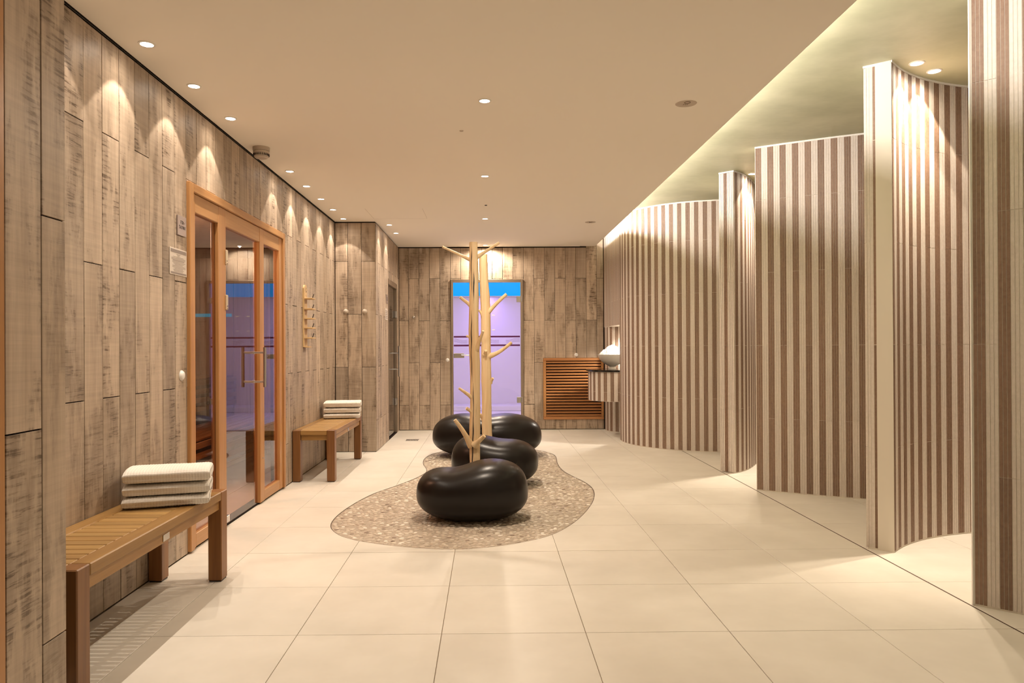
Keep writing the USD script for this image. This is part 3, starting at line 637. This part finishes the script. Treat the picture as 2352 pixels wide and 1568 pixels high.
for k, (a, b) in enumerate(((.085, .135), (.095, .125), (.04, .18), (.02, .205), (.02, .20), (.035, .185), (.03, .2), (.045, .18), (.06, .165), (.03, .2), (.03, .205), (.06, .17), (.045, .18), (.05, .17))):
    zz = .116-.0073*k; ln.append(bx(.0041, .0046, a, b, zz, zz+(.0032 if k in (5,) else .002)))
obj('text_lines', cat_(ln), M['paper_grey'], nt)
def knob(path_loc, nrm, r, h, mat, label, cat='button', name='wall_button'):
    t = thing(name, label, cat, path_loc)
    prof = [(0, h), (r*.55, h*.95), (r*.86, h*.72), (r, h*.35), (r, 0)]
    m = lathe(prof, 28)
    if nrm == 'x': m.apply_transform(trimesh.transformations.rotation_matrix(math.pi/2, (0, 1, 0)))
    else: m.apply_transform(trimesh.transformations.rotation_matrix(math.pi/2, (1, 0, 0)))
    obj('cap', m, M[mat], t, smooth=50)
    k = lathe([(r*1.12, 0), (r*1.12, .003), (r*.9, .004)], 28)
    k.apply_transform(trimesh.transformations.rotation_matrix(math.pi/2, (0, 1, 0) if nrm == 'x' else (1, 0, 0)))
    obj('base_ring', k, M[mat], t, smooth=50)
knob((XL+.001, 4.141, 1.045), 'x', .027, .016, 'white_plastic', 'round white button on the planks left of the sauna front')
knob((-.585, YB-.001, 1.012), 'y', .024, .016, 'white_plastic', 'round white button beside the violet door')
knob((1.277, YB-.001, 1.078), 'y', .024, .014, 'white_plastic', 'pale round button above the louvre panel')
knob((-1.072, YB-.001, 1.632), 'y', .018, .03, 'steel', 'small round metal knob high on the back wall', 'knob', 'wall_hook')
knob((-1.630, YP-.001, 1.614), 'y', .026, .045, 'tan_plastic', 'left round peg on the projecting pier above the bench', 'peg', 'coat_peg')
knob((-1.413, YP-.001, 1.613), 'y', .026, .045, 'tan_plastic', 'right round peg on the projecting pier above the bench', 'peg', 'coat_peg')
s2 = thing('room_sign', 'small grey plaque left of the narrow dark door', 'sign', (XP+.001, 9.125, 1.755))
obj('plate', cbx(0, .006, 0, .115, 0, .112, .001), M['plaque'], s2)
obj('lettering', cat_([bx(.0061, .0067, .03, .085, .065, .078), bx(.0061, .0067, .02, .095, .040, .053)]), M['ink'], s2)
n2 = thing('small_notice', 'framed paper notice left of the narrow dark door', 'notice', (XP+.001, 9.020, 1.545))
obj('holder', cbx(0, .004, 0, .215, 0, .145, .001), M['paper'], n2)
obj('text_lines', cat_([bx(.0041, .0047, .02, .195, .020+.022*k, .030+.022*k) for k in range(5)]), M['paper_grey'], n2)

# wall rack with five little shelves and dark hooks
rk = thing('hook_rack', 'tall light wooden rack with small shelves and black hooks', 'rack', (XL+.001, 6.905, 1.206))
P = sbox(-.055, 0, .055, .560).union(Point(0, .540).buffer(.055, 24))
m = extr(P, .016); obj('back_board', on_left(m), M['pine_z'], rk)
for k, z in enumerate((.086, .181, .271, .362, .461)):
    b = obj('shelf', cbx(.016, .095, -.065, .065, z-.006, z+.006, .002), M['pine_y'], rk)
    c_ = [(.070, .03, z+.006+q*.040) for q in np.linspace(0, 1, 7)]; c_ = [(x+.012*math.sin(i/6*1.4), y+.006*i/6, z_) for i, (x, y, z_) in enumerate(c_)]
    obj('hook', tube(c_, [.004]*7, 8), M['ink'], b, label='short black hook')
obj('foot_ledge', cbx(.016, .055, -.05, .05, -.004, .008, .002), M['pine_y'], rk)
em = []
for (xa, ya), (xb_, yb_) in (((-.012, .545), (.012, .570)), ((.012, .570), (.026, .548)), ((.026, .548), (.006, .520)), ((.006, .520), (-.012, .545)), ((.018, .525), (.034, .535)), ((-.006, .495), (.006, .490)), ((.012, .485), (.024, .480))):
    d = np.array([xb_-xa, yb_-ya]); d /= np.linalg.norm(d); nn = np.array([-d[1], d[0]])*.0025
    em.append(trimesh.convex.convex_hull(np.array([(xa+s*nn[0], ya+s*nn[1], z_) for s in (1, -1) for z_ in (.0161, .0166)]+[(xb_+s*nn[0], yb_+s*nn[1], z_) for s in (1, -1) for z_ in (.0161, .0166)])))
obj('emblem', on_left(cat_(em[:5])), M['ink'], rk)
for q in em[5:]: obj('emblem_mark', on_left(q), M['ink'], rk)

# ------------------------------------------------------------------ ceiling fittings
sd = thing('smoke_detector', 'cylindrical beige smoke detector at the ceiling edge on the left', 'smoke detector', (-1.628, 5.215, ZC))
obj('base', lathe([(0, -.026), (.056, -.026), (.059, -.022), (.060, 0)], 40), M['tan_plastic'], sd, smooth=40)
obj('cap', lathe([(0, -.078), (.038, -.078), (.048, -.072), (.056, -.045), (.057, -.030), (.054, -.027), (0, -.027)], 40), M['tan_plastic'], sd, smooth=30)
vs = []
for k in range(28):
    a = 2*math.pi*k/28; m = bx(.0505, .0575, -.0022, .0022, -.062, -.047); m.apply_transform(trimesh.transformations.rotation_matrix(a, (0, 0, 1))); vs.append(m)
obj('vent_slots', cat_(vs), M['ink'], sd)
def speaker(x, y, label):
    t = thing('ceiling_disc', label, 'ceiling disc', (x, y, ZC), group='flush discs in the ceiling')
    obj('plate', lathe([(0, -.003), (.056, -.003), (.061, -.0018), (.063, 0)], 48), M['tan_plastic'], t, smooth=40)
    obj('ring', trimesh.creation.torus(.017, .0025, major_sections=28, minor_sections=8).apply_translation((.0, -.030, -.004)), M['bronze'], t, smooth=True)
    ms = [bx(-.016+.011*k, -.010+.011*k, .002, .016, -.0045, -.0025) for k in range(3)]
    obj('centre_mark', cat_(ms), M['bronze'], t)
speaker(1.190, 4.289, 'large flush disc in the ceiling at right of the centre lamp'); speaker(1.200, 8.381, 'distant flush disc in the ceiling near the lit edge')
for x, y, l in ((-.014, 7.355, 'tiny dark sensor in the ceiling between two centre lamps'), (-.170, 4.818, 'tiny pale ceiling screw left of the first centre lamps')):
    t = thing('ceiling_sensor', l, 'sensor', (x, y, ZC)); obj('body', lathe([(0, -.006), (.010, -.006), (.013, -.003), (.014, 0)], 16), M['ink' if x > -.1 else 'tan_plastic'], t, smooth=40)
fd = thing('floor_drain', 'small dark floor drain grate near the dark glass door', 'drain', (-.99, 9.33, 0))
obj('grate', cat_([bx(-.07+.02*k, -.058+.02*k, -.06, .06, .0004, .002) for k in range(8)]+[bx(-.07, .082, -.062, -.05, .0004, .002), bx(-.07, .082, .05, .062, .0004, .002)]), M['ink'], fd)
for q in (-1, 1): obj('rim', bx(-.078, .090, .066*q-.004, .066*q+.004, .0002, .0024), M['steel'], fd)

# ------------------------------------------------------------------ ice fountain
LX, LY = 1.78, 9.75
pL = Path([(LX+.42*math.cos(a), LY+.42*math.sin(a)) for a in np.linspace(math.radians(140), math.radians(300), 60)], 1, False)
obj('ledge_block', extr(Polygon([tuple(q) for q in pL.line(0)]+[(LX+.46, LY-.36), (LX+.46, LY+.27)]), .388, .475), M['wall_grout'], wE)
stripes(wE, pL, 0, None, zlo=.477, zhi=.860)
obj('ledge_top', extr(Point(LX, LY).buffer(.452, 32).intersection(sbox(0, 0, LX+.46, 20)), .022, .866), M['black_slab'], wE, label='black polished ledge top')
bw = thing('ice_bowl', 'wide pale ceramic bowl on the black ledge', 'bowl', (1.685, 9.75, .888))
prof = [(0, 0), (.045, .0), (.048, .004), (.040, .035), (.055, .048), (.11, .075), (.165, .125), (.200, .190), (.204, .200), (.196, .200), (.188, .190), (.15, .125), (.0, .075)]
obj('shell', lathe(prof, 56), M['bowl'], bw, smooth=35)
ic = trimesh.creation.icosphere(6, 1.0); v = ic.vertices
rr = np.hypot(v[:, 0], v[:, 1]); nz = meshkit.fbm(np.c_[v[:, :2]*13, v[:, 2]*3], 3, 3)-.5
hz = np.where(v[:, 2] > 0, .125*np.maximum(0, 1-rr**1.3)+(.010+nz*.040)*np.clip((1-rr)*8, 0, 1), -.002)
ic.vertices = np.c_[v[:, 0]*.187, v[:, 1]*.187, np.maximum(hz, -.002)]
t = thing('ice_heap', 'heap of crushed white ice in the bowl', 'ice', (1.685, 9.75, .888+.192), kind='stuff')
obj('crushed_ice', ic, M['ice'], t, smooth=False)
nl = thing('niche_lamp', 'bright lamp under the top of the ice niche', 'lamp', (1.93, 9.62, ZN))
obj('lens', cyl((0, 0, -.006), (0, 0, -.010), .05, 24), M['lens'], nl); obj('ring', lathe([(.05, -.010), (.058, -.008), (.06, 0)], 24), M['white_trim'], nl)
spot(str(nl.GetPath())+'/beam', (0, 0, -.02), 32.0, 75, .5, .04, (1, .9, .78))

# ------------------------------------------------------------------ driftwood trees
def trunk(t, prof, seed, groove=None):
    pr = np.array(prof, float); zz = np.r_[np.linspace(0, pr[0, 2], 90)] if pr[0, 2] > pr[-1, 2] else None
    o = np.argsort(pr[:, 2]); pr = pr[o]
    zs = np.linspace(0, pr[-1, 2], 140)
    cx = np.interp(zs, pr[:, 2], (pr[:, 0]+pr[:, 1])/2); rad = np.interp(zs, pr[:, 2], (pr[:, 1]-pr[:, 0])/2)
    from scipy.ndimage import gaussian_filter1d
    cx, rad = gaussian_filter1d(cx, 3, mode='nearest'), gaussian_filter1d(rad, 3, mode='nearest')
    pts = np.c_[cx, .012*np.sin(zs*2.1+seed), zs]
    return tube(pts, rad, 56, wob=.15, groove=groove, seed=seed)
def limb(a, b, r0, r1, seed, bend=.0):
    n = 22; t = np.linspace(0, 1, n)[:, None]; a, b = np.array(a, float), np.array(b, float)
    p = a+(b-a)*t; p[:, 2] += bend*np.sin(np.pi*t[:, 0])
    return tube(p, np.linspace(r0, r1, n)+.45*r0*np.exp(-(t[:, 0]/.22)**2), 14, wob=.18, seed=seed)
T1 = [(-.1406, -.0780, 2.0096), (-.1417, -.0707, 1.796), (-.1427, -.0683, 1.594), (-.1471, -.0727, 1.391), (-.1481, -.0670, 1.188), (-.1389, -.0612, .985), (-.1366, -.0589, .782), (-.1477, -.0633, .580), (-.1500, -.0677, .377), (-.1459, -.0700, .20)]
tr = thing('driftwood_tree', 'taller pale driftwood trunk with a long dark crack before the poufs', 'coat tree', (0, 5.60, 0))
tk = trunk(tr, T1, 1); obj('trunk', tk, M['drift'], tr, smooth=50)
def crack(zs, xoff, wmax, seed):
    zz = np.linspace(*zs, 60); o = np.argsort([q[2] for q in T1]); P1 = np.array(T1)[o]
    cx = np.interp(zz, P1[:, 2], (P1[:, 0]+P1[:, 1])/2); rd = np.interp(zz, P1[:, 2], (P1[:, 1]-P1[:, 0])/2)
    x = cx+rd*xoff+.0035*np.sin(zz*9+seed)+.0012*np.sin(zz*37)
    wd = wmax*np.clip(np.minimum(zz-zs[0], zs[1]-zz)*9, .12, 1)*(.55+.9*meshkit.noise(np.c_[zz*11, zz*0, zz*0], seed))/2
    from_y = np.full(60, -1.0); V, F = [], []
    org = np.c_[np.r_[x-wd, x+wd], np.full(120, -.2), np.r_[zz, zz]]
    v = np.asarray(tk.vertices); ring = v[:140*56].reshape(140, 56, 3)
    def surf(px, pz):
        i = np.clip(np.searchsorted(ring[:, 0, 2], pz), 0, 139); r = ring[i]; f = r[r[:, 1] < r[:, 1].mean()]
        k = np.argsort(f[:, 0]); return np.interp(px, f[k, 0], f[k, 1])
    for a, b, z in zip(x-wd, x+wd, zz): V += [(a, surf(a, z)-.0007, z), ((a+b)/2, surf((a+b)/2, z)-.0009, z), (b, surf(b, z)-.0007, z), (b, surf(b, z)+.004, z), (a, surf(a, z)+.004, z)]
    for i in range(59):
        for j in range(5): F.append((i*5+j, i*5+(j+1) % 5, (i+1)*5+(j+1) % 5, (i+1)*5+j))
    m = trimesh.Trimesh(np.array(V), np.vstack([np.array(F)[:, [0, 1, 2]], np.array(F)[:, [0, 2, 3]]]), process=False); m.fix_normals(); return m
for zs, xo, wm_, sd_ in (((1.58, 2.005), -.42, .0045, 1), ((1.535, 1.80), -.10, .008, 5), ((.93, 1.48), -.55, .0055, 2), ((.20, .92), -.38, .0065, 3), ((.66, .76), .2, .003, 4)):
    obj('crack', crack(zs, xo, wm_, sd_), M['ink'], tr, label='dark drying crack')
for a, b, r0, r1, bn_ in (((-.120, 0, 1.872), (-.350, -.01, 1.977), .012, .009, 0), ((-.085, 0, 1.895), (.093, -.02, 2.006), .013, .010, 0), ((-.125, -.0, 1.515), (-.214, -.03, 1.585), .014, .011, 0),
                      ((-.090, -.02, 1.175), (-.036, -.10, 1.322), .016, .010, 0), ((-.115, -.0, .800), (-.226, -.03, .882), .016, .009, 0), ((-.12, 0, .690), (-.170, -.02, .727), .014, .012, 0),
                      ((-.130, -.02, .430), (-.258, -.05, .640), .021, .014, .012), ((-.110, -.03, .440), (-.030, -.08, .520), .022, .014, 0), ((-.13, 0, 1.266), (-.166, -.01, 1.287), .010, .008, 0)):
    obj('branch', limb(a, b, r0, r1, 3+int(abs(a[2]*10)), bn_), M['drift'], tr, smooth=50)
T2 = [(-.0785, -.0030, 2.091), (-.0797, .0042, 1.856), (-.0724, .0240, 1.646), (-.0651, .0260, 1.436), (-.0663, .0290, 1.184), (-.0676, .0285, .933), (-.0605, .0310, .681), (-.0617, .0340, .429), (-.0580, .0370, .33), (-.060, .040, .1)]
tr2 = thing('driftwood_tree', 'shorter-looking rear driftwood trunk with two branches pointing right', 'coat tree', (0, 6.95, 0))
obj('trunk', trunk(tr2, T2, 5), M['drift'], tr2, smooth=50)
for a, b, r0, r1, bn_ in (((-.01, 0, 1.520), (.182, -.02, 1.706), .019, .015, .006), ((-.01, 0, 1.105), (.228, -.02, 1.242), .022, .014, -.022), ((.02, 0, .855), (.046, -.02, .900), .016, .012, 0), ((-.05, 0, .505), (-.080, -.03, .555), .016, .013, 0),
                      ((-.05, 0, 1.50), (-.085, -.02, 1.555), .014, .010, 0), ((-.03, -.03, 1.13), (-.02, -.075, 1.165), .018, .013, 0)):
    obj('branch', limb(a, b, r0, r1, 20+int(abs(a[2]*10)), bn_), M['drift'], tr2, smooth=50)

# ------------------------------------------------------------------ black pebble seats
def pebble_seat(L, D, H, rise, sx, sd, sw, rz):
    s = trimesh.creation.icosphere(6, 1.0); v = s.vertices
    e = .74
    X, Y, Z = (np.sign(v[:, k])*np.abs(v[:, k])**e for k in range(3))
    low = np.clip(-Z, 0, 1)
    taper = 1-.14*low**2
    x = X*taper; y = Y*taper
    y = y+.10*(x**2-.4)                                     # kidney bend
    topz = 1+rise*x-sd*np.exp(-((x-sx)/sw)**2)*(.75+.25*np.cos(np.clip(y, -1, 1)*2.2))
    z = np.where(Z > 0, Z*.56*topz, Z*.44)
    z = np.maximum(z, -.425)
    V = np.c_[x*L/2, y*D/2, (z+.425)*H/.985]
    s.vertices = V; s.apply_transform(trimesh.transformations.rotation_matrix(math.radians(rz), (0, 0, 1)))
    s.apply_translation((0, 0, -s.bounds[0][2])); return s
for loc, args, lab_ in (((-.115, 5.06, .004), (.78, .56, .40, .14, -.30, .20, .34, 0), 'nearest black pebble-shaped seat with a shallow saddle'),
                        ((.055, 6.33, .004), (.76, .58, .42, -.16, .12, .12, .40, -6), 'middle black pebble-shaped seat behind the front trunk'),
                        ((-.015, 7.95, .004), (1.20, .74, .475, -.02, -.05, .12, .30, -3), 'rear and longest black pebble-shaped seat before the violet door')):
    t = thing('pebble_seat', lab_, 'seat', loc, group='black pebble seats')
    obj('body', pebble_seat(*args), M['stone'], t, smooth=True)

# ------------------------------------------------------------------ pebble mosaic
pb = thing('pebble_mosaic', 'island of small cream pebbles set in the floor around the seats', 'pebble floor', kind='structure')
obj('mortar_bed', extr(PEB, .02, -.0225), M['grout'] if False else plain('pebble_mortar', (.43, .36, .285), .8, spec=.2), pb)
obj('edge_joint', extr(PEB.buffer(.003).difference(PEB.buffer(-.002)), .018, -.0195), M['drain_joint'], pb)
pebm = [plain(f'pebble_{i}', c, .45, spec=.35) for i, c in enumerate(((.60, .51, .405), (.53, .445, .35), (.64, .56, .455), (.45, .37, .285), (.82, .75, .65), (.28, .21, .155), (.51, .42, .325)))]
pts = []; gs = .0325; cell = {}
minx, miny, maxx, maxy = PEB.bounds; inner = shapely.prepared.prep(PEB.buffer(-.012))
for _ in range(26000):
    x, y = rng.uniform(minx, maxx), rng.uniform(miny, maxy)
    k = (int(x/gs), int(y/gs))
    if any((x-q[0])**2+((y-q[1])*1.25)**2 < gs*gs*.80 for a in (-1, 0, 1) for b in (-1, 0, 1) for q in cell.get((k[0]+a, k[1]+b), ())): continue
    if not inner.contains(Point(x, y)): continue
    cell.setdefault(k, []).append((x, y)); pts.append((x, y))
pts.sort(key=lambda q: math.hypot(q[0], q[1]))
dome = trimesh.creation.icosphere(1, 1.0); dv, df = dome.vertices, dome.faces
def pebble(x, y):
    a, b, h, r = rng.uniform(.014, .021), rng.uniform(.009, .014), rng.uniform(.004, .0075), rng.gauss(0, .5)
    c_, s_ = math.cos(r), math.sin(r); vx, vy = dv[:, 0]*a, dv[:, 1]*b
    return np.c_[x+vx*c_-vy*s_, y+vx*s_+vy*c_, dv[:, 2]*h-.003]
wts = (26, 22, 14, 14, 8, 4, 12); bulk = {i: ([], [], 0) for i in range(7)}
for n_, (x, y) in enumerate(pts):
    V = pebble(x, y); i = rng.choices(range(7), wts)[0]
    if n_ < 300: obj('pebble', (V, df), pebm[i], pb, smooth=True)
    else:
        vs_, fs_, o_ = bulk[i]; vs_.append(V); fs_.append(df+o_); bulk[i] = (vs_, fs_, o_+len(V))
for i in range(7):
    if bulk[i][0]: obj('pebbles', (np.vstack(bulk[i][0]), np.vstack(bulk[i][1])), pebm[i], pb, smooth=True, kind='stuff')
